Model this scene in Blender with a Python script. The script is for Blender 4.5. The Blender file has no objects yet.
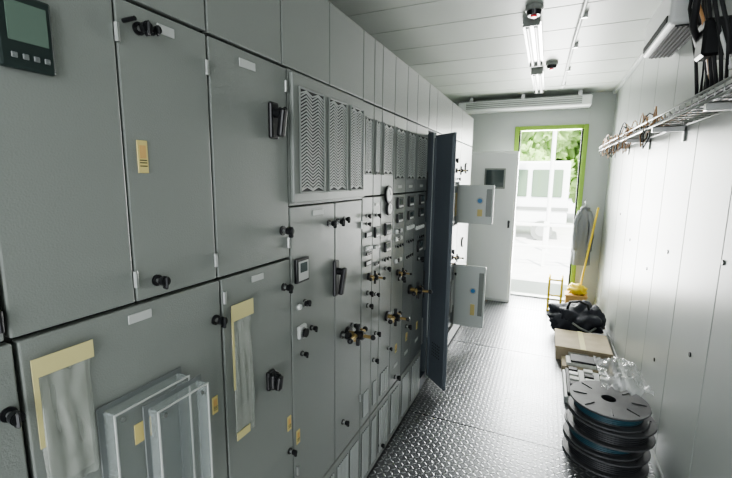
import bpy, bmesh, math, random
from mathutils import Vector, Matrix, noise
random.seed(7)
sc=bpy.context.scene
pi=math.pi

# ---------------------------------------------------------------- materials
def mat(name,col,rough=.5,metal=0,bump=0,bscale=200,var=0,vscale=3,emit=0,spec=.5):
    m=bpy.data.materials.new(name);m.use_nodes=True
    nt=m.node_tree;b=nt.nodes['Principled BSDF']
    b.inputs['Base Color'].default_value=(*col,1)
    b.inputs['Roughness'].default_value=rough
    b.inputs['Metallic'].default_value=metal
    b.inputs['Specular IOR Level'].default_value=spec
    if emit:
        b.inputs['Emission Color'].default_value=(*col,1);b.inputs['Emission Strength'].default_value=emit
    tc=nt.nodes.new('ShaderNodeTexCoord')
    if var:
        n=nt.nodes.new('ShaderNodeTexNoise');n.inputs['Scale'].default_value=vscale;n.inputs['Detail'].default_value=5
        nt.links.new(tc.outputs['Object'],n.inputs['Vector'])
        r=nt.nodes.new('ShaderNodeValToRGB')
        r.color_ramp.elements[0].position=.3;r.color_ramp.elements[1].position=.7
        r.color_ramp.elements[0].color=(*[c*(1-var) for c in col],1)
        r.color_ramp.elements[1].color=(*[min(1,c*(1+var)) for c in col],1)
        nt.links.new(n.outputs['Fac'],r.inputs['Fac']);nt.links.new(r.outputs['Color'],b.inputs['Base Color'])
    if bump:
        n=nt.nodes.new('ShaderNodeTexNoise');n.inputs['Scale'].default_value=bscale;n.inputs['Detail'].default_value=2
        nt.links.new(tc.outputs['Object'],n.inputs['Vector'])
        bp=nt.nodes.new('ShaderNodeBump');bp.inputs['Strength'].default_value=bump;bp.inputs['Distance'].default_value=.002
        nt.links.new(n.outputs['Fac'],bp.inputs['Height']);nt.links.new(bp.outputs['Normal'],b.inputs['Normal'])
    return m
def film(name,col,op,rough=.15):
    m=bpy.data.materials.new(name);m.use_nodes=True
    nt=m.node_tree;b=nt.nodes['Principled BSDF'];b.inputs['Base Color'].default_value=(*col,1);b.inputs['Roughness'].default_value=rough
    t=nt.nodes.new('ShaderNodeBsdfTransparent');mx=nt.nodes.new('ShaderNodeMixShader');mx.inputs[0].default_value=op
    nt.links.new(t.outputs[0],mx.inputs[1]);nt.links.new(b.outputs[0],mx.inputs[2])
    nt.links.new(mx.outputs[0],nt.nodes['Material Output'].inputs[0])
    return m
CAB=mat('cabinet_paint',(.235,.25,.235),.34,bump=.3,bscale=320,var=.03,vscale=2)
CABM=mat('cabinet_paint_mid',(.155,.168,.168),.4,bump=.3,bscale=320)
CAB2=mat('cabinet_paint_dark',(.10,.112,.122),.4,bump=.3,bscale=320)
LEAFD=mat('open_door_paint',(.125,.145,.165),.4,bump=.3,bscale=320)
LOUV=mat('louver_paint',(.42,.44,.43),.4)
CABL=mat('panel_paint_light',(.58,.61,.59),.4,bump=.15,bscale=300)
CABW=mat('panel_paint_white',(.80,.82,.81),.4)
GAP=mat('gap_dark',(.03,.032,.03),.8)
BLK=mat('black_plastic',(.010,.010,.012),.3)
BLK2=mat('black_rubber',(.02,.02,.022),.6)
BRASS=mat('brass',(.36,.27,.12),.35,metal=.8)
STEEL=mat('steel',(.5,.51,.5),.35,metal=.9)
WHT=mat('white_plastic',(.8,.81,.8),.4)
YLAB=mat('yellow_label',(.62,.52,.22),.5)
WLAB=mat('label_plate',(.5,.51,.5),.35)
SCR=mat('display_glass',(.06,.08,.08),.08)
TEALD=mat('meter_case',(.02,.032,.03),.35)
LCD=mat('lcd_screen',(.12,.17,.14),.12)
TAPE=mat('masking_tape',(.62,.56,.28),.6,bump=.4,bscale=60)
POUCH=film('plastic_pouch',(.42,.44,.40),.42,.2)
PAPER=mat('paper',(.62,.63,.6),.7,var=.06,vscale=30)
PAPD=mat('paper_grey',(.38,.395,.365),.7,var=.10,vscale=14)
CLEAR=film('clear_cover',(.45,.5,.5),.10,.06)
CLEARE=film('clear_cover_edge',(.5,.55,.54),.22,.1)
BLUE=mat('blue_label',(.08,.25,.5),.4)
RED=mat('red_lamp',(.6,.05,.06),.3,emit=.6)
WALL=mat('wall_panel_paint',(.43,.455,.435),.34,bump=.1,bscale=150,var=.03,vscale=1.5)
CEIL=mat('ceiling_panel_paint',(.56,.59,.55),.45,var=.02)
GREEN=mat('door_frame_green',(.24,.40,.05),.4)
COPPER=mat('copper_wire',(.50,.27,.12),.45)
LAMP=mat('tube_lamp',(1,1,.97),.3,emit=.8)  # tubes are off; faint emission added to imitate their whitish reflective look
CARD=mat('cardboard',(.44,.37,.26),.8,var=.1,vscale=10)
WOOD=mat('plywood',(.6,.38,.15),.6,var=.15,vscale=8)
YEL=mat('yellow_paint',(.75,.55,.03),.4)
BAG=mat('bag_fabric',(.018,.02,.03),.65,bump=.6,bscale=90)
COAT=mat('coat_fabric',(.24,.25,.26),.8,bump=.5,bscale=80)
TEAL=mat('teal_cable',(.03,.09,.12),.4)
FLG=mat('reel_flange',(.085,.085,.09),.5,var=.15,vscale=15)
CABLE=mat('cable_jacket',(.035,.036,.04),.4)
SHEET=film('plastic_wrap',(.75,.77,.77),.38,.12)
LEAF=mat('foliage',(.33,.50,.17),.7,var=.4,vscale=2)
BARK=mat('bark',(.12,.08,.05),.9)
CONC=mat('concrete_yard',(.75,.75,.73),.8,var=.06)
VAN=mat('trailer_paint',(.78,.80,.80),.35)
GLS=mat('window_glass_dark',(.13,.19,.13),.05)  # green reflection in the windows is put into the glass colour

# tread plate floor
FLOOR=bpy.data.materials.new('tread_plate');FLOOR.use_nodes=True
nt=FLOOR.node_tree;N=nt.nodes;Lk=nt.links;b=N['Principled BSDF']
b.inputs['Metallic'].default_value=.65
tc=N.new('ShaderNodeTexCoord');sx=N.new('ShaderNodeSeparateXYZ');Lk.new(tc.outputs['Object'],sx.inputs[0])
def M(op,a,bb=None,c=None):
    n=N.new('ShaderNodeMath');n.operation=op
    for i,v in enumerate((a,bb,c)):
        if v is None: continue
        if isinstance(v,(int,float)): n.inputs[i].default_value=v
        else: Lk.new(v,n.inputs[i])
    return n.outputs[0]
cs=.028
ux=M('DIVIDE',sx.outputs[0],cs);uy=M('DIVIDE',sx.outputs[1],cs)
fx=M('SUBTRACT',M('FRACT',M('ADD',ux,1000)),.5);fy=M('SUBTRACT',M('FRACT',M('ADD',uy,1000)),.5)
par=M('MODULO',M('ADD',M('FLOOR',M('ADD',ux,1000)),M('FLOOR',M('ADD',uy,1000))),2)
a=M('ADD',fx,fy);d=M('SUBTRACT',fx,fy)
a2=M('MULTIPLY',a,a);d2=M('MULTIPLY',d,d)
e1=M('ADD',M('MULTIPLY',a2,9),d2);e2=M('ADD',M('MULTIPLY',d2,9),a2)
e=M('ADD',M('MULTIPLY',e1,par),M('MULTIPLY',e2,M('SUBTRACT',1,par)))
mr=N.new('ShaderNodeMapRange');mr.inputs[1].default_value=.6;mr.inputs[2].default_value=.15;Lk.new(e,mr.inputs[0])
bp=N.new('ShaderNodeBump');bp.inputs['Strength'].default_value=.55;bp.inputs['Distance'].default_value=.0025
Lk.new(mr.outputs[0],bp.inputs['Height']);Lk.new(bp.outputs[0],b.inputs['Normal'])
# base colour follows lug height: lug tops brighter, plate between them darker
cr=N.new('ShaderNodeValToRGB');cr.color_ramp.elements[0].color=(.20,.205,.215,1);cr.color_ramp.elements[1].color=(.42,.43,.44,1)
Lk.new(mr.outputs[0],cr.inputs[0]);Lk.new(cr.outputs[0],b.inputs['Base Color'])
nz=N.new('ShaderNodeTexNoise');nz.inputs['Scale'].default_value=4;nz.inputs['Detail'].default_value=6;Lk.new(tc.outputs['Object'],nz.inputs[0])
m2=N.new('ShaderNodeMapRange');m2.inputs[3].default_value=.24;m2.inputs[4].default_value=.44;Lk.new(nz.outputs[0],m2.inputs[0]);Lk.new(m2.outputs[0],b.inputs['Roughness'])

# ---------------------------------------------------------------- builder
class B:
    def __init__(s): s.bm=bmesh.new();s.m=[]
    def mi(s,m):
        if m not in s.m: s.m.append(m)
        return s.m.index(m)
    def _merge(s,t,m,smooth=False):
        i=s.mi(m)
        for f in t.faces: f.material_index=i;f.smooth=smooth
        me=bpy.data.meshes.new('t');t.to_mesh(me);t.free();s.bm.from_mesh(me);bpy.data.meshes.remove(me)
    def box(s,x0,x1,y0,y1,z0,z1,m,bev=0,rot=None,seg=1):
        t=bmesh.new();bmesh.ops.create_cube(t,size=1)
        c=Vector(((x0+x1)/2,(y0+y1)/2,(z0+z1)/2))
        bmesh.ops.scale(t,vec=(abs(x1-x0),abs(y1-y0),abs(z1-z0)),verts=t.verts)
        if bev: bmesh.ops.bevel(t,geom=t.edges[:],offset=bev,segments=seg,affect='EDGES',profile=.5)
        if rot: bmesh.ops.transform(t,matrix=rot,verts=t.verts)
        bmesh.ops.translate(t,vec=c,verts=t.verts)
        s._merge(t,m)
    def cyl(s,p0,p1,r,m,r2=None,seg=20,bev=0):
        p0=Vector(p0);p1=Vector(p1);dd=p1-p0
        t=bmesh.new();bmesh.ops.create_cone(t,cap_ends=True,segments=seg,radius1=r,radius2=r if r2 is None else r2,depth=dd.length)
        if bev:
            es=[e for e in t.edges if len(e.link_faces)==2 and any(len(f.verts)>4 for f in e.link_faces)]
            bmesh.ops.bevel(t,geom=es,offset=bev,segments=2,affect='EDGES')
        q=dd.to_track_quat('Z','Y').to_matrix().to_4x4();q.translation=(p0+p1)/2
        bmesh.ops.transform(t,matrix=q,verts=t.verts);s._merge(t,m,False)
    def sph(s,c,r,m,sc3=(1,1,1),sub=2,nz=0,nf=3):
        t=bmesh.new();bmesh.ops.create_icosphere(t,subdivisions=sub,radius=1)
        for v in t.verts:
            k=1+(noise.noise(v.co*nf+Vector(c)*3)*nz if nz else 0)
            v.co=Vector((v.co.x*r*sc3[0]*k,v.co.y*r*sc3[1]*k,v.co.z*r*sc3[2]*k))+Vector(c)
        s._merge(t,m,True)
    def tube(s,pts,r,m,seg=8,closed=False):
        t=bmesh.new();pts=[Vector(p) for p in pts];n=len(pts);rings=[]
        for i,p in enumerate(pts):
            a=pts[(i-1)%n] if (closed or i>0) else p
            c=pts[(i+1)%n] if (closed or i<n-1) else p
            q=(c-a).to_track_quat('Z','Y')
            rings.append([t.verts.new(p+q@Vector((math.cos(2*pi*k/seg)*r,math.sin(2*pi*k/seg)*r,0))) for k in range(seg)])
        for i in range(n if closed else n-1):
            A=rings[i];C=rings[(i+1)%n]
            for k in range(seg): t.faces.new((A[k],A[(k+1)%seg],C[(k+1)%seg],C[k]))
        if not closed: t.faces.new(rings[0][::-1]);t.faces.new(rings[-1])
        s._merge(t,m,True)
    def grid(s,fn,nu,nv,m,smooth=True,closeu=False):
        t=bmesh.new();V=[[t.verts.new(fn(i/nu,j/nv)) for j in range(nv+1)] for i in range(nu+1)]
        for i in range(nu):
            for j in range(nv): t.faces.new((V[i][j],V[i+1][j],V[i+1][j+1],V[i][j+1]))
        if closeu: bmesh.ops.remove_doubles(t,verts=t.verts,dist=1e-5)
        s._merge(t,m,smooth)
    def lathe(s,prof,c,m,seg=40,axis=None):
        Rm=axis or Matrix.Identity(3);c=Vector(c)
        t=bmesh.new();R=[]
        for i in range(seg):
            an=2*pi*i/seg
            R.append([t.verts.new(c+Rm@Vector((r*math.cos(an),r*math.sin(an),z))) for r,z in prof])
        for i in range(seg):
            A=R[i];C=R[(i+1)%seg]
            for j in range(len(prof)-1): t.faces.new((A[j],C[j],C[j+1],A[j+1]))
        s._merge(t,m,False)
    def done(s,name):
        bmesh.ops.recalc_face_normals(s.bm,faces=s.bm.faces)
        vs=[v.co for v in s.bm.verts]
        c=Vector([(min(v[i] for v in vs)+max(v[i] for v in vs))/2 for i in range(3)]);c.z=min(v.z for v in vs)
        if name=='floor': c=Vector((0,0,0))
        bmesh.ops.translate(s.bm,vec=-c,verts=s.bm.verts)
        me=bpy.data.meshes.new(name);s.bm.to_mesh(me);s.bm.free()
        for m in s.m: me.materials.append(m)
        o=bpy.data.objects.new(name,me);o.location=c;sc.collection.objects.link(o);return o

XF=-.72      # cabinet front plane
XR=.62       # right wall
YE=5.45      # exit wall
ZC=2.5
r=random.random

# ---------------------------------------------------------------- room
f=B()
ys=[-1.6,-.2,1.1,2.32,3.6,4.9,YE+.1]
for i in range(len(ys)-1): f.box(-1.5,.72,ys[i]+.002,ys[i+1]-.002,-.02,0,FLOOR)
f.box(-1.5,.72,-1.6,YE+.1,-.05,-.021,GAP)
f.done('floor')
w=B()
w.box(XR+.012,XR+.09,-1.6,YE,0,ZC,GAP)
sy=[-1.6,-1.1,-.6,-.1,.4,.9,1.4,1.92,2.4,2.9,3.42,3.95,4.5,5.0,YE]
for i in range(len(sy)-1): w.box(XR,XR+.015,sy[i]+.003,sy[i+1]-.003,0,ZC,WALL,bev=.002)
for y,z in [(2.64,1.12),(1.90,1.2),(3.06,.94),(3.72,1.04),(2.1,.75),(4.3,1.2),(2.63,.5)]: w.cyl((XR-.004,y,z),(XR+.002,y,z),.011,BLK,seg=12)
w.done('wall_right')
w=B();w.box(-1.5,-1.42,-1.6,YE,0,ZC,WALL);w.done('wall_left')
DL,DR,DT=-.43,.38,2.15
w=B()
w.box(-1.5,DL-.001,YE,YE+.08,0,ZC,WALL);w.box(DR+.001,.72,YE,YE+.08,0,ZC,WALL);w.box(DL,DR,YE,YE+.08,DT+.001,ZC,WALL)
w.done('wall_far')
c=B()
c.box(-1.5,.72,-1.6,YE+.1,ZC+.012,ZC+.09,GAP)
cy=[-1.6,-1,-.4,.2,.8,1.4,1.95,2.4,2.75,3.15,3.6,4.05,4.5,4.95,YE]
for i in range(len(cy)-1): c.box(-1.5,.72,cy[i]+.004,cy[i+1]-.004,ZC,ZC+.014,CEIL,bev=.002)
c.done('ceiling')
t=B();t.box(XR-.03,XR,-1.6,YE,ZC-.03,ZC,WALL,bev=.004);t.done('trim_1')
t=B();t.box(XR-.012,XR,-1.6,YE,0,.07,WALL,bev=.003);t.done('baseboard_right')
d=B()
d.box(DL,DL+.05,YE-.02,YE+.1,0,DT,GREEN,bev=.006);d.box(DR-.05,DR,YE-.02,YE+.1,0,DT,GREEN,bev=.006)
d.box(DL+.05,DR-.05,YE-.02,YE+.1,DT-.05,DT,GREEN,bev=.006);d.box(DL+.05,DR-.05,YE-.02,YE+.1,0,.02,STEEL,bev=.004)
d.box(DL+.05,DL+.07,YE+.0,YE+.03,.02,DT-.05,BLK2);d.box(DR-.07,DR-.05,YE+.0,YE+.03,.02,DT-.05,BLK2)
d.done('door_1')
u=B()
u.box(-1.1,.37,5.2,YE-.002,2.33,2.44,CABW,bev=.01)
u.box(-1.0,.27,5.185,5.2,2.35,2.42,CAB)
for k in range(3): u.box(-1.0,.27,5.178,5.19,2.357+k*.022,2.368+k*.022,CABL)
for x in(-.95,-.35,.25): u.box(x-.02,x+.02,5.25,5.4,2.44,ZC,STEEL)
u.done('air_duct_grille')

# ---------------------------------------------------------------- cabinet helpers
def door(b,y0,y1,z0,z1,m=CAB,x=XF):
    b.box(x-.02,x,y0+.0022,y1-.0022,z0+.0022,z1-.0022,m,bev=.0025,seg=2)
def latch(b,y,z,s=1,m=BLK,x=XF,ang=0):
    b.cyl((x,y,z),(x+.006*s,y,z),.019*s,m)
    b.cyl((x,y,z),(x+.03*s,y,z),.008*s,STEEL,seg=12)
    b.cyl((x+.022*s,y,z),(x+.048*s,y,z),.015*s,m,r2=.017*s,bev=.003*s)
    b.box(x+.03*s,x+.052*s,y-.006*s,y+.006*s,z-.026*s,z+.018*s,m,bev=.003,rot=Matrix.Rotation(ang,4,'X'))
def lever(b,y,z,hh=.1,x=XF):
    b.box(x,x+.014,y-.018,y+.018,z-hh/2,z+hh/2,BLK,bev=.006,seg=2)
    b.cyl((x+.01,y,z+hh*.2),(x+.035,y,z+hh*.2),.013,BLK)
    b.box(x+.026,x+.045,y-.011,y+.011,z-hh*.45,z+hh*.32,BLK,bev=.006,seg=2,rot=Matrix.Rotation(.15,4,'Y'))
def bighandle(b,y,z,s=1,x=XF):
    b.cyl((x,y,z),(x+.012,y,z),.03*s,BLK)
    b.cyl((x,y,z),(x+.075*s,y,z),.012*s,BRASS)
    b.cyl((x+.055*s,y-.075*s,z+.004),(x+.055*s,y+.075*s,z-.004),.0085*s,BRASS)
    b.cyl((x+.055*s,y,z-.05*s),(x+.055*s,y,z+.05*s),.009*s,BLK)
    b.cyl((x+.04*s,y,z),(x+.085*s,y,z),.021*s,BLK,bev=.004)
    for q in(-1,1):
        b.sph((x+.055*s,y+q*.08*s,z),.014*s,BLK)
        b.cyl((x+.055*s,y+q*.035*s,z-.018*s),(x+.055*s,y+q*.035*s,z+.018*s),.006*s,BRASS,seg=10)
    b.cyl((x+.07*s,y,z),(x+.125*s,y,z),.008*s,BRASS,seg=10);b.sph((x+.13*s,y,z),.013*s,BLK)
def hinge(b,y,z,m=STEEL,x=XF): b.cyl((x+.004,y,z-.016),(x+.004,y,z+.016),.0045,m,seg=10)
def plate(b,y,z,wy,hz,m=WLAB,x=XF):
    b.box(x,x+.0025,y-wy/2,y+wy/2,z-hz/2,z+hz/2,m,bev=.0008)
def ylabel(b,y,z,wy=.016,hz=.036,x=XF):
    plate(b,y,z,wy,hz,YLAB,x)
    b.box(x+.0025,x+.003,y-wy*.3,y+wy*.3,z-hz*.05,z+hz*.35,WOOD)
    for q in(.12,.2,.3): b.box(x+.0025,x+.003,y-wy*.35,y+wy*.35,z-hz*q,z-hz*(q-.03),BLK)
def meter(b,y,z,wy,hz,case=BLK,x=XF,scr=SCR):
    b.box(x,x+.012,y-wy/2,y+wy/2,z-hz/2,z+hz/2,case,bev=.003,seg=2)
    b.box(x+.012,x+.0135,y-wy*.38,y+wy*.38,z-hz*.1,z+hz*.38,scr)
    for k in(-.28,0,.28): b.cyl((x+.012,y+wy*k,z-hz*.3),(x+.015,y+wy*k,z-hz*.3),wy*.07,WHT,seg=10)
def dial(b,y,z,r,x=XF):
    b.cyl((x,y,z),(x+.012,y,z),r,BLK,bev=.002);b.cyl((x+.012,y,z),(x+.0135,y,z),r*.75,WLAB)
    b.box(x+.0135,x+.0145,y-r*.05,y+r*.05,z-r*.1,z+r*.6,BLK,rot=Matrix.Rotation(.5,4,'X'))
def button(b,y,z,r,m,x=XF):
    b.cyl((x,y,z),(x+.005,y,z),r*1.3,STEEL,seg=14);b.cyl((x,y,z),(x+.012,y,z),r,m,seg=14)
def grille(b,y0,y1,z0,z1,x=XF,n=24,peaks=3,fr=.006):
    b.box(x-.002,x+.0006,y0,y1,z0,z1,BLK2)
    b.box(x,x+.006,y0-fr,y0,z0-fr,z1+fr,CAB,bev=.002);b.box(x,x+.006,y1,y1+fr,z0-fr,z1+fr,CAB,bev=.002)
    b.box(x,x+.006,y0,y1,z0-fr,z0,CAB,bev=.002);b.box(x,x+.006,y0,y1,z1,z1+fr,CAB,bev=.002)
    P=(z1-z0)/n;am=P*1.7;th=.22
    t=bmesh.new();N2=peaks*2
    for k in range(n):
        zc=z0+(k+.5)*P;pr=None
        for i in range(N2+1):
            y=y0+(y1-y0)*i/N2;z=zc+(am/2 if i%2 else -am/2)
            z=min(max(z,z0+P*.25),z1-P*.25)
            q=[t.verts.new((x+.0008,y,z-P*th)),t.verts.new((x+.003,y,z-P*th)),t.verts.new((x+.003,y,z+P*th)),t.verts.new((x+.0008,y,z+P*th))]
            if pr:
                for a_ in range(3): t.faces.new((pr[a_],pr[a_+1],q[a_+1],q[a_]))
            pr=q
    b._merge(t,LOUV)
def louvers(b,y0,y1,z0,z1,x=XF,n=8):
    b.box(x-.001,x+.001,y0,y1,z0,z1,GAP)
    for k in range(n):
        y=y0+(y1-y0)*(k+.5)/n
        b.box(x,x+.006,y-(y1-y0)/n*.28,y+(y1-y0)/n*.28,z0,z1,LOUV,bev=.001)
def body(b,y0,y1,z1=2.09): b.box(-1.36,XF-.018,y0+.001,y1-.001,0,z1,GAP)
ZA,ZB=1.2485,1.2515   # middle seam
ZT,ZU=1.8135,1.8165   # upper seam

b=B();body(b,-.6,.30)
door(b,-.6,-.15,ZU,2.09);door(b,-.15,.30,ZU,2.09)
door(b,-.6,-.1,ZB,ZT);door(b,-.1,.297,ZB,ZT);door(b,-.6,-.1,.33,ZA);door(b,-.1,.305,.33,ZA);door(b,-.6,.3,.02,.32)
latch(b,.287,1.14,.6);hinge(b,.29,1.285,BLK);hinge(b,.29,1.75,BLK)
b.done('electrical_cabinet')
# S2
b=B();body(b,.30,.72)
door(b,.30,.505,ZU,2.09);door(b,.505,.718,ZU,2.09)
door(b,.30,.505,ZB,ZT);door(b,.505,.717,ZB,ZT);door(b,.308,.725,.33,ZA);door(b,.3,.72,.02,.327)
b.box(XF,XF+.012,.325,.397,1.65,1.755,TEALD,bev=.004,seg=2)
b.box(XF+.012,XF+.0135,.337,.388,1.688,1.742,LCD)
for k in range(4): b.box(XF+.012,XF+.0145,.338+k*.014,.346+k*.014,1.664,1.672,CABM,bev=.001)
b.cyl((XF,.522,1.775),(XF+.03,.522,1.775),.004,BLK);latch(b,.55,1.77,.62);latch(b,.578,1.775,.45)
plate(b,.61,1.785,.04,.018);ylabel(b,.54,1.535,.022,.062);latch(b,.553,1.287,.62);plate(b,.51,1.223,.05,.018)
hinge(b,.505,1.30);hinge(b,.505,1.75);hinge(b,.712,1.30);hinge(b,.712,1.74)
latch(b,.705,1.152,.65);ylabel(b,.69,.935,.018,.045)
b.done('electrical_cabinet')
# S3
b=B();body(b,.72,1.02)
door(b,.72,.997,ZU,2.09)
door(b,.72,1.02,ZB,ZT);door(b,.728,1.022,.33,ZA);door(b,.72,1.02,.02,.327)
plate(b,.85,1.78,.06,.02);lever(b,.945,1.655,.10);latch(b,.985,1.69,.45)
latch(b,.985,1.34,.75);latch(b,.985,1.165,.65);plate(b,.865,1.222,.05,.018)
lever(b,.905,.90,.06);b.box(XF,XF+.03,.888,.922,.875,.925,BLK,bev=.008,seg=2)
ylabel(b,1.0,.70,.02,.05);latch(b,1.0,.60,.55);hinge(b,.735,1.2);hinge(b,1.01,1.3);hinge(b,1.01,1.76)
b.done('electrical_cabinet')
# S4 with big vent panel
b=B();body(b,1.02,1.555)
door(b,1.0,1.275,ZU,2.09);door(b,1.275,1.555,ZU,2.09)
b.box(XF-.02,XF,1.024,1.553,1.412,ZT,CAB)
b.box(XF,XF+.014,1.03,1.548,1.42,1.805,CAB,bev=.004,seg=2)
for y0,y1 in[(1.065,1.205),(1.245,1.37),(1.41,1.52)]: grille(b,y0,y1,1.455,1.765,XF+.014,n=30,peaks=2)
door(b,1.025,1.312,.34,1.409);door(b,1.314,1.552,.34,1.409)
door(b,1.025,1.552,.02,.335)
louvers(b,1.05,1.17,.06,.30);louvers(b,1.19,1.30,.06,.30);louvers(b,1.33,1.43,.06,.30);louvers(b,1.45,1.53,.06,.30)
b.box(XF,XF+.012,1.042,1.115,1.16,1.24,BLK,bev=.003,seg=2);b.box(XF+.012,XF+.014,1.05,1.107,1.168,1.232,WLAB,bev=.001);b.box(XF+.014,XF+.015,1.058,1.098,1.195,1.226,SCR)
plate(b,1.19,1.38,.07,.018);latch(b,1.265,1.335,.65)
latch(b,1.33,1.335,.65);latch(b,1.385,1.34,.55);lever(b,1.31,1.12,.14)
b.box(XF,XF+.014,1.05,1.095,.97,1.015,WLAB,bev=.004);button(b,1.072,.99,.015,BLK,XF+.014);latch(b,1.14,.98,.5)
for y in(1.06,1.10): button(b,y,1.08,.009,WHT if y<1.08 else BLK)
latch(b,1.08,.91,.5);bighandle(b,1.42,.86,.9);latch(b,1.37,.87,.85);latch(b,1.46,.88,.6);latch(b,1.38,.48,.6);ylabel(b,1.05,.62,.02,.05)
hinge(b,1.545,1.3);hinge(b,1.545,.5);hinge(b,1.04,.5)
latch(b,1.10,1.085,.5)
b.done('electrical_cabinet')
# S5
b=B();body(b,1.555,1.93)
for y0,y1 in[(1.555,1.67),(1.67,1.765),(1.765,1.93)]:
    door(b,y0,y1,ZU,2.09);door(b,y0,y1,1.42,ZT);door(b,y0,y1,.34,1.417);door(b,y0,y1,.02,.335)
    grille(b,y0+.022,y1-.022,1.52,1.75,n=18,peaks=2)
    louvers(b,y0+.02,y1-.02,.06,.30,n=5)
    louvers(b,y0+.03,y1-.03,.38,.50,n=4)
y=1.60
for z in(1.30,1.335): latch(b,y,z,.45)
for k in range(3): button(b,1.595+k*.022,1.19,.008,WHT);button(b,1.595+k*.022,1.165,.008,BLK)
for z in(1.25,1.12): b.box(XF,XF+.008,1.585,1.645,z-.012,z+.012,BLK,bev=.002);b.box(XF+.008,XF+.009,1.592,1.638,z-.006,z+.008,WLAB)
bighandle(b,1.63,1.055,.6);latch(b,1.62,.98,.6);latch(b,1.62,.92,.6)
dial(b,1.85,1.42,.045);dial(b,1.86,1.35,.035);meter(b,1.85,1.25,.07,.06,BLK);meter(b,1.71,1.25,.05,.05,BLK);meter(b,1.85,1.16,.07,.05,BLK)
for k in range(3):
    button(b,1.69+k*.02,1.18,.007,WHT);button(b,1.69+k*.02,1.10,.007,BLK);latch(b,1.80+k*.04,1.10,.35)
latch(b,1.71,1.33,.5);latch(b,1.71,.95,.5);plate(b,1.715,1.38,.04,.014)
bighandle(b,1.87,.79,.9);latch(b,1.84,1.05,.6);latch(b,1.72,.75,.6);latch(b,1.80,.10,.6);latch(b,1.70,.62,.6);latch(b,1.9,.6,.5)
b.done('electrical_cabinet')
# S6
b=B();body(b,1.93,2.55)
for y0,y1,m in[(1.93,2.12,CAB),(2.12,2.30,CABM),(2.30,2.545,CABM)]:
    door(b,y0,y1,ZU,2.09);door(b,y0,y1,1.42,ZT,m);door(b,y0,y1,.34,1.417,m);door(b,y0,y1,.02,.335)
    grille(b,y0+.03,y1-.03,1.50,1.75,n=18,peaks=2)
    ym=(y0+y1)/2
    meter(b,ym,1.37,.08,.06);louvers(b,y0+.03,y1-.03,.06,.30,n=5)
    meter(b,ym,1.29,.08,.05);plate(b,ym,1.455,.06,.015)
    for k in range(3): latch(b,ym-.04+k*.04,1.14,.35)
    ylabel(b,ym,.55,.03,.05);plate(b,ym,.45,.06,.02)
for k in range(3):
    for z in(1.22,1.18,1.06): button(b,1.98+k*.035,z,.011,WHT if k!=1 else BLK)
for k in range(4): button(b,2.16+k*.035,1.22,.011,WHT);button(b,2.34+k*.045,1.2,.012,WHT);button(b,2.16+k*.035,1.05,.009,BLK)
bighandle(b,2.24,.84,1.0);latch(b,2.05,.95,.8);latch(b,2.02,.38,.7);latch(b,2.2,.62,.7);bighandle(b,2.02,.99,.6)
latch(b,2.4,1.0,.8);meter(b,2.42,1.08,.09,.07)
b.done('electrical_cabinet')
# S7 open bay with dark door
b=B()
b.box(-1.36,-.80,2.552,3.198,0,2.09,LEAFD);b.box(-.80,XF-.018,2.552,2.57,0,2.09,LEAFD);b.box(-.80,XF-.018,2.735,3.198,0,2.09,LEAFD)
b.box(-.80,XF-.018,2.57,2.735,0,.08,LEAFD);b.box(-.80,XF-.018,2.57,2.735,1.81,2.09,LEAFD)
door(b,2.55,2.745,ZU,2.09);door(b,2.745,3.195,ZU,2.09);door(b,2.745,3.195,.34,ZT,CABL);door(b,2.745,3.195,.02,.33)
for k in range(4): b.box(-.798,-.76,2.6,2.72,.3+k*.35,.5+k*.35,[LOUV,BLK2,CAB,BLK2][k],bev=.005)
for z in(1.62,1.4): dial(b,2.98,z,.05);dial(b,3.1,z,.05)
latch(b,3.0,1.0,.9);meter(b,3.02,1.2,.1,.1);bighandle(b,3.05,.85,.8)
hx,hy=XF+.006,2.735
L=.225
dirv=Vector((.155,-.150,0)).normalized();nrm=Vector((dirv.y,-dirv.x,0))
rotz=Matrix.Rotation(math.atan2(dirv.y,dirv.x),4,'Z')
cc=Vector((hx,hy,0))+dirv*L/2
b.box(cc.x-L/2,cc.x+L/2,cc.y-.010,cc.y+.010,.05,1.79,LEAFD,bev=.003,rot=rotz)
for q in(-1,1):
    p=cc+dirv*q*(L/2-.010)
    b.box(p.x-.006+nrm.x*.012,p.x+.006+nrm.x*.012,p.y-.008+nrm.y*.012,p.y+.008+nrm.y*.012,.07,1.77,LEAFD,rot=rotz)
for k in range(5):
    for r_ in range(5):
        p=cc+dirv*(-.05+k*.022)+nrm*.0105
        b.cyl(p+Vector((0,0,.25+r_*.022)),p+nrm*.001+Vector((0,0,.25+r_*.022)),.006,BLK,seg=10)
b.done('electrical_cabinet')
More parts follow.
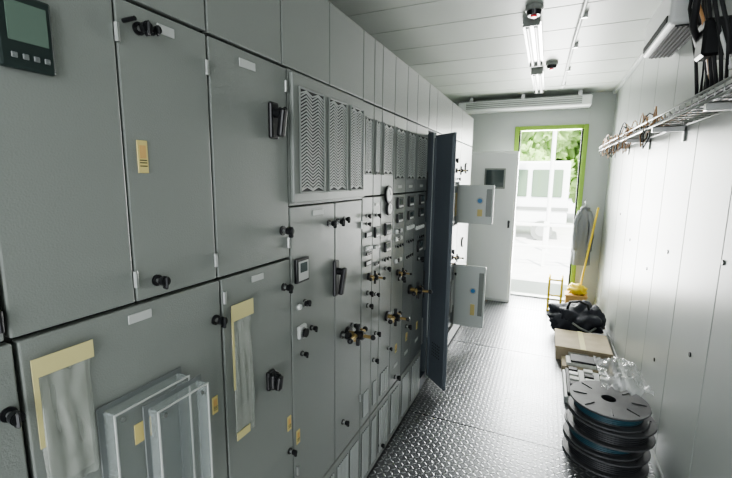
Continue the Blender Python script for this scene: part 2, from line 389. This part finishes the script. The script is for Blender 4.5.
# S8
b=B();body(b,3.2,4.15)
door(b,3.2,3.6,ZU,2.09);door(b,3.6,4.145,ZU,2.09)
door(b,3.2,3.6,1.47,ZT);door(b,3.2,3.6,.75,1.10);door(b,3.6,4.145,.34,ZT,CABL);door(b,3.2,4.145,.02,.14);door(b,3.6,4.145,.15,.33)
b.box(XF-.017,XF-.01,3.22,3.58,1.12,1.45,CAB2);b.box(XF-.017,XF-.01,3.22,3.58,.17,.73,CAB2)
for k in range(4): b.box(XF-.012,XF,3.25+k*.08,3.30+k*.08,1.18,1.38,[LOUV,CAB,LOUV,BRASS][k],bev=.003);b.box(XF-.012,XF,3.25+k*.08,3.30+k*.08,.3,.6,[CAB,LOUV,BLK,LOUV][k],bev=.003)
for z0,z1,w in[(1.11,1.45,.30),(.16,.73,.27)]:
    b.box(XF,XF+w,3.595,3.615,z0,z1,CABL,bev=.004)
    b.cyl((XF+w*.62,3.596,z0+(z1-z0)*.6),(XF+w*.62,3.590,z0+(z1-z0)*.6),.030,LOUV)
    b.cyl((XF+w*.62,3.596,z0+(z1-z0)*.6),(XF+w*.62,3.588,z0+(z1-z0)*.6),.020,BLUE)
    b.box(XF+w*.56,XF+w*.7,3.588,3.594,z0+(z1-z0)*.2,z0+(z1-z0)*.38,YLAB)
    b.box(XF+w*.8,XF+w*.95,3.585,3.594,z0+(z1-z0)*.2,z0+(z1-z0)*.9,CAB,bev=.003)
    latch(b,3.5,(z0+z1)/2+.22,.6)
for z in(1.65,.9): latch(b,3.3,z,.9);bighandle(b,3.45,z-.08,.7)
for z in(1.6,1.2,.9): dial(b,3.85,z,.05)
b.done('electrical_cabinet')
# far cabinet with window
b=B();
b.box(-.96,-.34,5.06,5.17,0,1.83,CABW,bev=.006)
b.box(-.94,-.36,5.04,5.06,.03,1.80,CABW,bev=.006)
b.box(-.71,-.47,5.03,5.04,1.39,1.63,CAB,bev=.003);b.box(-.69,-.49,5.024,5.031,1.41,1.61,SCR)
b.cyl((-.40,5.04,1.0),(-.40,5.0,1.0),.014,BLK);b.box(-.412,-.388,4.99,5.005,.93,1.02,BLK,bev=.004)
for z in(.3,1.6): b.cyl((-.935,5.035,z-.04),(-.935,5.035,z+.04),.008,STEEL)
b.done('distribution_cabinet')

# ---------------------------------------------------------------- pouches
def pouch(y0,y1,z0,z1,tape2=False):
    b=B();H=z1-z0;W=y1-y0
    b.box(XF+.002,XF+.004,y0+W*.1,y1-W*.08,z0+H*.05,z1-H*.05,PAPD)
    def fn(u,v):
        y=y0+W*u+noise.noise(Vector((u*2,v*3,3)))*W*.04*(1-v);z=z0+H*v
        k=.5+.5*math.sin(u*15+2*noise.noise(Vector((u*2,v*2,1)))*2)
        return Vector((XF+.006+.007*k*(1-abs(v-.45))*(1 if 0<u<1 else .1)+.006*noise.noise(Vector((u*5,v*6,5))),y,z))
    b.grid(fn,26,26,POUCH)
    b.box(XF+.012,XF+.0135,y0-W*.06,y1+W*.06,z1-H*.09,z1+.010,TAPE)
    b.box(XF+.010,XF+.0115,y0-W*.05,y0+W*.04,z0+H*.4,z1,TAPE)
    if tape2: b.box(XF+.010,XF+.0115,y0,y1-W*.3,z0-.002,z0+.02,TAPE)
    return b.done('document_pouch')
pouch(.322,.405,.97,1.205)
pouch(.752,.825,.80,1.165,True)

def cover(x,y0,y1,z0,z1,tk):
    b=B()
    for a0,a1,c0,c1 in[(y0,y1,z1-.004,z1),(y0,y1,z0,z0+.004),(y0,y0+.004,z0,z1),(y1-.004,y1,z0,z1)]:
        b.box(x,x+tk,a0,a1,c0,c1,CLEARE,bev=.001)
    for xx,hw,m in((x,.010,CABM),(x+tk,.002,WLAB)):
        b.box(xx,xx+.003,y0-hw,y1+hw,z1-.002,z1+hw,m,bev=.0008);b.box(xx,xx+.003,y0-hw,y1+hw,z0-hw,z0+.002,m,bev=.0008)
        b.box(xx,xx+.003,y0-hw,y0+.002,z0,z1,m,bev=.0008);b.box(xx,xx+.003,y1-.002,y1+hw,z0,z1,m,bev=.0008)
    b.box(x+tk-.003,x+tk,y0+.004,y1-.004,z0+.004,z1-.004,CLEAR)
    for yy in(y0+.015,y1-.015):
        for zz in(z0+.015,z1-.015): b.cyl((x+tk,yy,zz),(x+tk+.003,yy,zz),.004,STEEL,seg=10)
    return b
b=cover(XF+.002,.42,.585,.78,1.07,.035);b.box(XF+.037,XF+.0385,.455,.49,.99,1.03,YLAB);b.done('clear_meter_cover')
b=cover(XF+.045,.478,.60,.80,1.055,.03);b.done('clear_meter_cover')

# ---------------------------------------------------------------- ceiling lights etc
def fixture(y0,y1,x=-.17):
    b=B();b.box(x-.05,x+.05,y0,y1,ZC-.03,ZC,WHT,bev=.006)
    b.box(x-.055,x+.055,y0+.01,y1-.01,ZC-.032,ZC-.028,STEEL)
    for q in(-.024,.024):
        b.cyl((x+q,y0+.03,ZC-.05),(x+q,y1-.03,ZC-.05),.011,LAMP)
        for yy in(y0+.02,y1-.03): b.box(x+q-.012,x+q+.012,yy,yy+.015,ZC-.062,ZC-.03,WHT,bev=.002)
    b.box(x-.05,x+.05,y0-.02,y0,ZC-.06,ZC,CAB,bev=.004);b.box(x-.05,x+.05,y1,y1+.02,ZC-.06,ZC,CAB,bev=.004)
    return b.done('fluorescent_light')
fixture(2.84,3.80);fixture(4.10,4.95)
def detector(x,y):
    b=B();b.cyl((x,y,ZC-.03),(x,y,ZC),.05,CAB,seg=24,bev=.004)
    b.cyl((x,y,ZC-.055),(x,y,ZC-.03),.034,BLK,r2=.042,seg=24);b.cyl((x,y,ZC-.064),(x,y,ZC-.055),.018,RED,seg=16)
    b.done('smoke_detector')
detector(-.15,2.68);detector(-.05,3.95)
b=B();b.tube([(.15,-1,ZC-.015),(.14,2,ZC-.015),(.09,3.4,ZC-.015),(0.06,4.95,ZC-.015)],.012,WHT)
for y in(1.5,2.2,2.9,3.5,4.2,4.8):
    xx=.15-(max(y,2)-2)*.03
    b.box(xx-.02,xx+.02,y-.01,y+.01,ZC-.03,ZC,STEEL,bev=.002)
b.done('ceiling_conduit')

b=B();b.box(.46,XR-.002,2.41,3.02,2.23,2.42,WHT,bev=.02,seg=3)
b.box(.455,.47,2.45,2.98,2.25,2.28,GAP);b.box(.49,.60,2.44,2.99,2.222,2.232,BLK2)
for k in range(5): b.box(.5+k*.02,.505+k*.02,2.45,2.98,2.216,2.224,GAP)
b.done('air_conditioner')
b=B();b.box(.42,XR-.032,2.10,2.38,2.35,2.495,BLK2,bev=.01);b.box(.41,.42,2.13,2.35,2.38,2.47,BLK,bev=.003)
for k in range(8):
    y=1.96+k*.045
    b.tube([(.52,y+.06,2.38),(.50+.03*r(),y,2.2+.05*r()),(.54,y-.1*r(),2.02),(.555,y-.05,1.86)],.007,BLK2)
b.tube([(.5,1.95,2.49),(.46,1.98,2.3),(.47,2.05,2.1),(.52,2.15,2.05),(.55,2.25,2.14),(.56,2.3,2.36)],.013,BLK2)
b.tube([(.5,2.05,2.49),(.5,2.05,2.3),(.53,2.0,2.1),(.56,1.9,1.9)],.006,WHT)
b.tube([(.5,2.15,2.49),(.48,2.12,2.25),(.5,2.05,2.12),(.56,2.1,1.9)],.006,COPPER)
b.box(.5,XR-.002,2.02,2.12,1.98,2.12,BLK,bev=.01)
b.done('cable_bundle')

# cable tray
XT=.475
b=B()
def tz(y): return 1.765+.014*(y-1.2)
y0,y1=.6,5.1
for x,zz in[(XT,0),(XT,.04),(XR-.012,0),(XR-.012,.04)]: b.tube([(x,y0,tz(y0)+zz),(x,y1,tz(y1)+zz)],.005,STEEL,seg=6)
y=y0
while y<y1:
    b.tube([(XT,y,tz(y)+.04),(XT,y,tz(y)),(XR-.012,y,tz(y))],.003,STEEL,seg=5);y+=.08
for y in(1.0,1.8,2.6,3.4,4.2,5.0): b.box(XT,XR-.001,y-.015,y+.015,tz(y)-.03,tz(y)-.004,STEEL,bev=.002);b.box(XR-.01,XR-.001,y-.015,y+.015,tz(y)-.08,tz(y)+.06,STEEL,bev=.002)
tray=b.done('cable_tray')
b=B()
for k in range(14):
    x=XT+.010+.008*k;ph=r()*6
    b.tube([(x+.004*math.sin(ph+i),.7+i*.22,tz(.7+i*.22)+.012+.012*r()) for i in range(20)],.006,[BLK2,CAB,COPPER][k%3],seg=6)
for k in range(46):      # arched strands running along the tray
    y=random.uniform(2.6,4.8);ln=random.uniform(.15,.4);hh=random.uniform(.02,.10);x=XT+.11*r();dx=(r()-.5)*.06
    b.tube([(x+dx*i/8,y+ln*i/8,tz(y)+.025+hh*math.sin(pi*i/8)+.008*r()) for i in range(9)],.0038,COPPER if r()<.75 else BLK2,seg=5)
for k in range(34):      # small coils
    y=random.uniform(2.6,5.05);R=random.uniform(.015,.035);x=XT-.01+.08*r();a0=r()*6
    b.tube([(x+.02*math.sin(a0+i*.35),y+R*1.3*math.cos(a0+i*.7),tz(y)+.03+R*math.sin(a0+i*.7)) for i in range(9)],.0035,COPPER,seg=5)
for k in range(16):
    y=random.uniform(2.0,5.0)
    b.tube([(XT+.005,y,tz(y)+.02),(XT-.015,y+.01,tz(y)-.03),(XT-.005,y+.03,tz(y)-.05-.06*r()),(XT+.025,y+.07,tz(y)-.04),(XT+.035,y+.1,tz(y)+.01)],.0035,BLK2 if k%2 else COPPER,seg=5)
wi=b.done('loose_wiring')
wi.parent=tray;wi.location=wi.location-tray.location

# ---------------------------------------------------------------- floor items
def reel(cx,cy,z,rr,h,cable,tilt,band=None):
    b=B();R=Matrix.Rotation(tilt,3,'X')@Matrix.Rotation(tilt*.6,3,'Y')
    ft=.010
    for zz in(0,h-ft):
        b.lathe([(.035,zz),(rr,zz),(rr+.003,zz+ft*.5),(rr,zz+ft),(.035,zz+ft),(.035,zz)],(cx,cy,z),FLG,48,R)
    rows=6
    for k in range(rows):
        prof=[]
        zc=ft+(h-2*ft)*(k+.5)/rows;pr=(h-2*ft)/rows/2
        for q in range(5):
            an=-pi/2+pi*q/4;prof.append((rr*.84+pr*math.cos(an),zc+pr*math.sin(an)))
        b.lathe(prof,(cx,cy,z),band if (band and k in(1,2,3,4)) else cable,48,R)
    b.lathe([(.035,0),(.035,h)],(cx,cy,z),CABLE,24,R)
    for k in range(8):
        an=k*pi/4;p=Vector((math.cos(an)*rr*.55,math.sin(an)*rr*.55,h+.001));q=Vector((math.cos(an)*rr*.9,math.sin(an)*rr*.9,h+.001))
        b.cyl(Vector((cx,cy,z))+R@p,Vector((cx,cy,z))+R@q,.003,CABLE,seg=6)
    return b.done('cable_reel')
reel(.385,2.38,.004,.205,.085,CABLE,0,None)
reel(.370,2.39,.091,.19,.08,CABLE,.0,TEAL)
reel(.395,2.37,.173,.205,.085,CABLE,.0,None)
reel(.38,2.38,.260,.19,.075,CABLE,.015,TEAL)
b=B()
def fn(u,v):
    x=.36+.23*u;y=2.42+.42*v
    n=noise.noise(Vector((u*4,v*4,2)))+.6*noise.noise(Vector((u*10,v*10,4)))
    return Vector((x-.02*v,y,.375+.035*n+.06*math.sin(u*3.1)*math.sin(v*3.1)))
b.grid(fn,34,34,SHEET,smooth=False)
b.done('plastic_wrap')
b=B()
b.box(.20,.56,2.86,3.30,.002,.05,LOUV,bev=.006)
for k in range(4): b.box(.22+k*.085,.29+k*.085,2.88,3.28,.05,.075,[BLK2,PAPER,CAB,BLK2][k],bev=.003)
for k in range(5):
    for j in range(3): b.box(.24+j*.1,.30+j*.1,2.9+k*.08,2.95+k*.08,.075,.095,[WLAB,BLK2,PAPER][(k+j)%3],bev=.002)
b.done('parts_tray')
b=B();b.box(.2,.55,3.34,3.54,.002,.06,CARD,bev=.003);b.box(.23,.5,3.36,3.5,.06,.085,PAPER,bev=.002);b.box(.26,.52,3.38,3.52,.085,.1,BLK2,bev=.002)
b.done('manual_stack')
b=B();b.box(.16,.56,3.58,4.0,.002,.11,CARD,bev=.004)
b.box(.15,.57,3.57,4.01,.11,.125,CARD,bev=.003);b.box(.34,.38,3.569,4.011,.1255,.127,TAPE);b.box(.25,.40,3.566,3.569,.03,.09,PAPER)
b.done('cardboard_box')
b=B();b.sph((.35,4.3,.155),.15,BAG,(1.5,1.35,1.0),4,.55,2.2)
b.sph((.23,4.22,.12),.11,BAG,(1,1,.95),3,.6,3);b.sph((.48,4.25,.2),.1,BAG,(1,1,.9),3,.6,3)
b.tube([(.25,4.2,.27),(.27,4.17,.35),(.35,4.16,.37),(.42,4.18,.34),(.44,4.22,.27)],.012,BLK2)
b.tube([(.3,4.1,.17),(.36,4.07,.14),(.44,4.1,.1),(.5,4.14,.14)],.01,CAB)
b.done('duffel_bag')
b=B();b.box(.27,.48,4.95,5.12,.002,.20,WOOD,bev=.004);b.box(.26,.49,4.94,5.13,.20,.215,WOOD,bev=.003)
b.box(.32,.45,4.932,4.94,.1,.14,BLK);b.sph((.38,5.03,.27),.09,YEL,(1.1,1,.7),3,.5,3)
b.done('wooden_crate')
b=B()
for x in(.09,.22): b.tube([(x,4.9,.012),(x,4.92,.38),(x,4.98,.42)],.012,YEL);b.tube([(x,4.9,.012),(x,5.1,.012),(x,4.94,.34)],.01,YEL)
for z in(.02,.2,.38): b.tube([(.09,4.905,z),(.22,4.905,z)],.01,YEL)
b.box(.09,.22,4.86,5.0,.001,.012,STEEL)
b.done('folding_step_stand')
b=B();b.cyl((.41,5.22,.12),(.53,5.19,1.20),.011,YEL);b.box(.33,.48,5.19,5.25,.07,.12,YEL,bev=.01)
for k in range(14): b.cyl((.335+k*.0105,5.22,.07),(.333+k*.0108,5.22,.002),.005,BLK2,seg=6)
b.done('broom')
b=B();cx,cyy=.41,5.34
def fn(u,v):
    an=u*2*pi;z=.50+.72*v
    w=(.095-.03*v) if v<.85 else .07*(1-v)/.15+.012
    w*=1+.16*math.sin(an*5+v*2)*(1-v*.6)
    return Vector((cx+w*1.0*math.cos(an),cyy+w*.6*math.sin(an)+.01*noise.noise(Vector((an,v*4,0))),z))
b.grid(fn,60,24,COAT,closeu=True)
for q in(-1,1):
    b.tube([(cx+q*.045,cyy-.02,1.14),(cx+q*.08,cyy-.04,1.02),(cx+q*.085,cyy-.05,.85),(cx+q*.075,cyy-.055,.68)],.028,COAT,seg=12)
b.tube([(cx-.04,cyy-.02,1.17),(cx,cyy-.05,1.2),(cx+.04,cyy-.02,1.17)],.018,COAT)
b.tube([(cx,cyy,1.2),(cx,cyy,1.26),(cx+.01,5.4,1.27),(cx+.01,5.445,1.25)],.006,STEEL)
b.done('hanging_coat')

# ---------------------------------------------------------------- outside
g=B();g.box(-14,14,YE+.12,40,-.35,-.30,CONC);g.done('ground')
g=B()
g.box(-.8,.8,YE+.12,YE+1.1,-.08,-.05,STEEL);
for x in(-.78,.78): g.tube([(x,YE+.2,-.3),(x,YE+.2,.9),(x,YE+1.05,.9),(x,YE+1.05,-.3)],.02,WHT)
g.done('entrance_landing')
g=B()
g.box(-3.6,.55,13,15.2,.2,2.05,VAN,bev=.06,seg=2)
for x in(-3.2,-2.3,-1.4,-.45): g.box(x,x+.82,12.96,13.02,1.0,1.8,GLS,bev=.02)
g.box(-3.62,.57,12.97,13.01,.6,.7,CAB)
for x in(-2.3,-.1):
    for yy in(13.05,15.0): g.cyl((x,yy-.1,.0),(x,yy+.1,.0),.30,CAB,seg=28);g.cyl((x,yy-.11,.0),(x,yy+.11,.0),.17,STEEL,seg=20)
g.done('parked_trailer')
g=B()
for k in range(15):
    x=-4.2+k*.6;g.box(x-.03,x+.03,9.0,9.06,-.3,.65,WHT,bev=.01)
for z in(.1,.55): g.box(-4.4,4.4,8.98,9.0,z,z+.06,WHT,bev=.01)
g.done('fence')
g=B();g.cyl((.05,11,-.3),(.05,11,4.5),.05,WHT);g.box(-.1,.2,10.8,11.2,4.4,4.5,STEEL,bev=.02);g.done('street_lamp')
for tx,ty,s in[(-3.2,19,1.2),(-.6,18,1.1),(1.6,19.5,1.25),(4.2,18.5,1.2),(-6,20,1.3),(7,20,1.3),(.6,21,1.3)]:
    g=B();g.cyl((tx,ty,-.3),(tx,ty,2.2*s),.16,BARK,r2=.1)
    for k in range(26):
        a_=r()*6.28;rr=r()*1.2*s
        g.sph((tx+rr*math.cos(a_),ty+rr*math.sin(a_),(.9+3.3*r())*s+.4),(.3+.35*r())*s,LEAF,sub=4,nz=1.1,nf=5)
    g.done('tree')

# ---------------------------------------------------------------- light
w=bpy.data.worlds.new('sky');sc.world=w;w.use_nodes=True
bg=w.node_tree.nodes['Background'];bg.inputs[0].default_value=(.90,.95,1,1);bg.inputs[1].default_value=4.0
def light(name,typ,loc,rot,e,col=(1,1,1),sx=1,sy=1):
    l=bpy.data.lights.new(name,typ);l.energy=e;l.color=col
    if typ=='AREA': l.shape='RECTANGLE';l.size=sx;l.size_y=sy
    if typ=='SUN': l.angle=.05
    o=bpy.data.objects.new(name,l);o.location=loc;o.rotation_euler=rot;sc.collection.objects.link(o);return o
light('sun','SUN',(0,0,20),(math.radians(38),0,math.radians(25)),15,(1,.97,.9))
light('entrance_daylight','AREA',(.0,YE+.35,1.2),(math.radians(-90),0,0),165,(1,1,.98),.75,2.0)
light('rear_daylight','AREA',(-.05,-1.4,1.5),(math.radians(90),0,0),12,(1,1,.95),1.2,1.9)

# ---------------------------------------------------------------- camera
fpx=400.0
dY=Vector((183,59,fpx)).normalized()
dN=Vector((-14,-2400,fpx));dN=(dN-dN.dot(dY)*dY).normalized();up=-dN
X=up.cross(dY)
if X.x<0: X=-X
right=Vector((X.x,dY.x,up.x));u_=Vector((X.y,dY.y,up.y));fw=Vector((X.z,dY.z,up.z))
cam=bpy.data.cameras.new('camera');cam.sensor_width=36;cam.lens=36*fpx/732;cam.clip_start=.02
co=bpy.data.objects.new('camera',cam)
mm=Matrix((( right.x,u_.x,-fw.x,0),(right.y,u_.y,-fw.y,0),(right.z,u_.z,-fw.z,1.5),(0,0,0,1)))
co.matrix_world=mm;sc.collection.objects.link(co);sc.camera=co
try: sc.view_settings.look='AgX - Medium High Contrast'
except Exception as ex: print(ex)
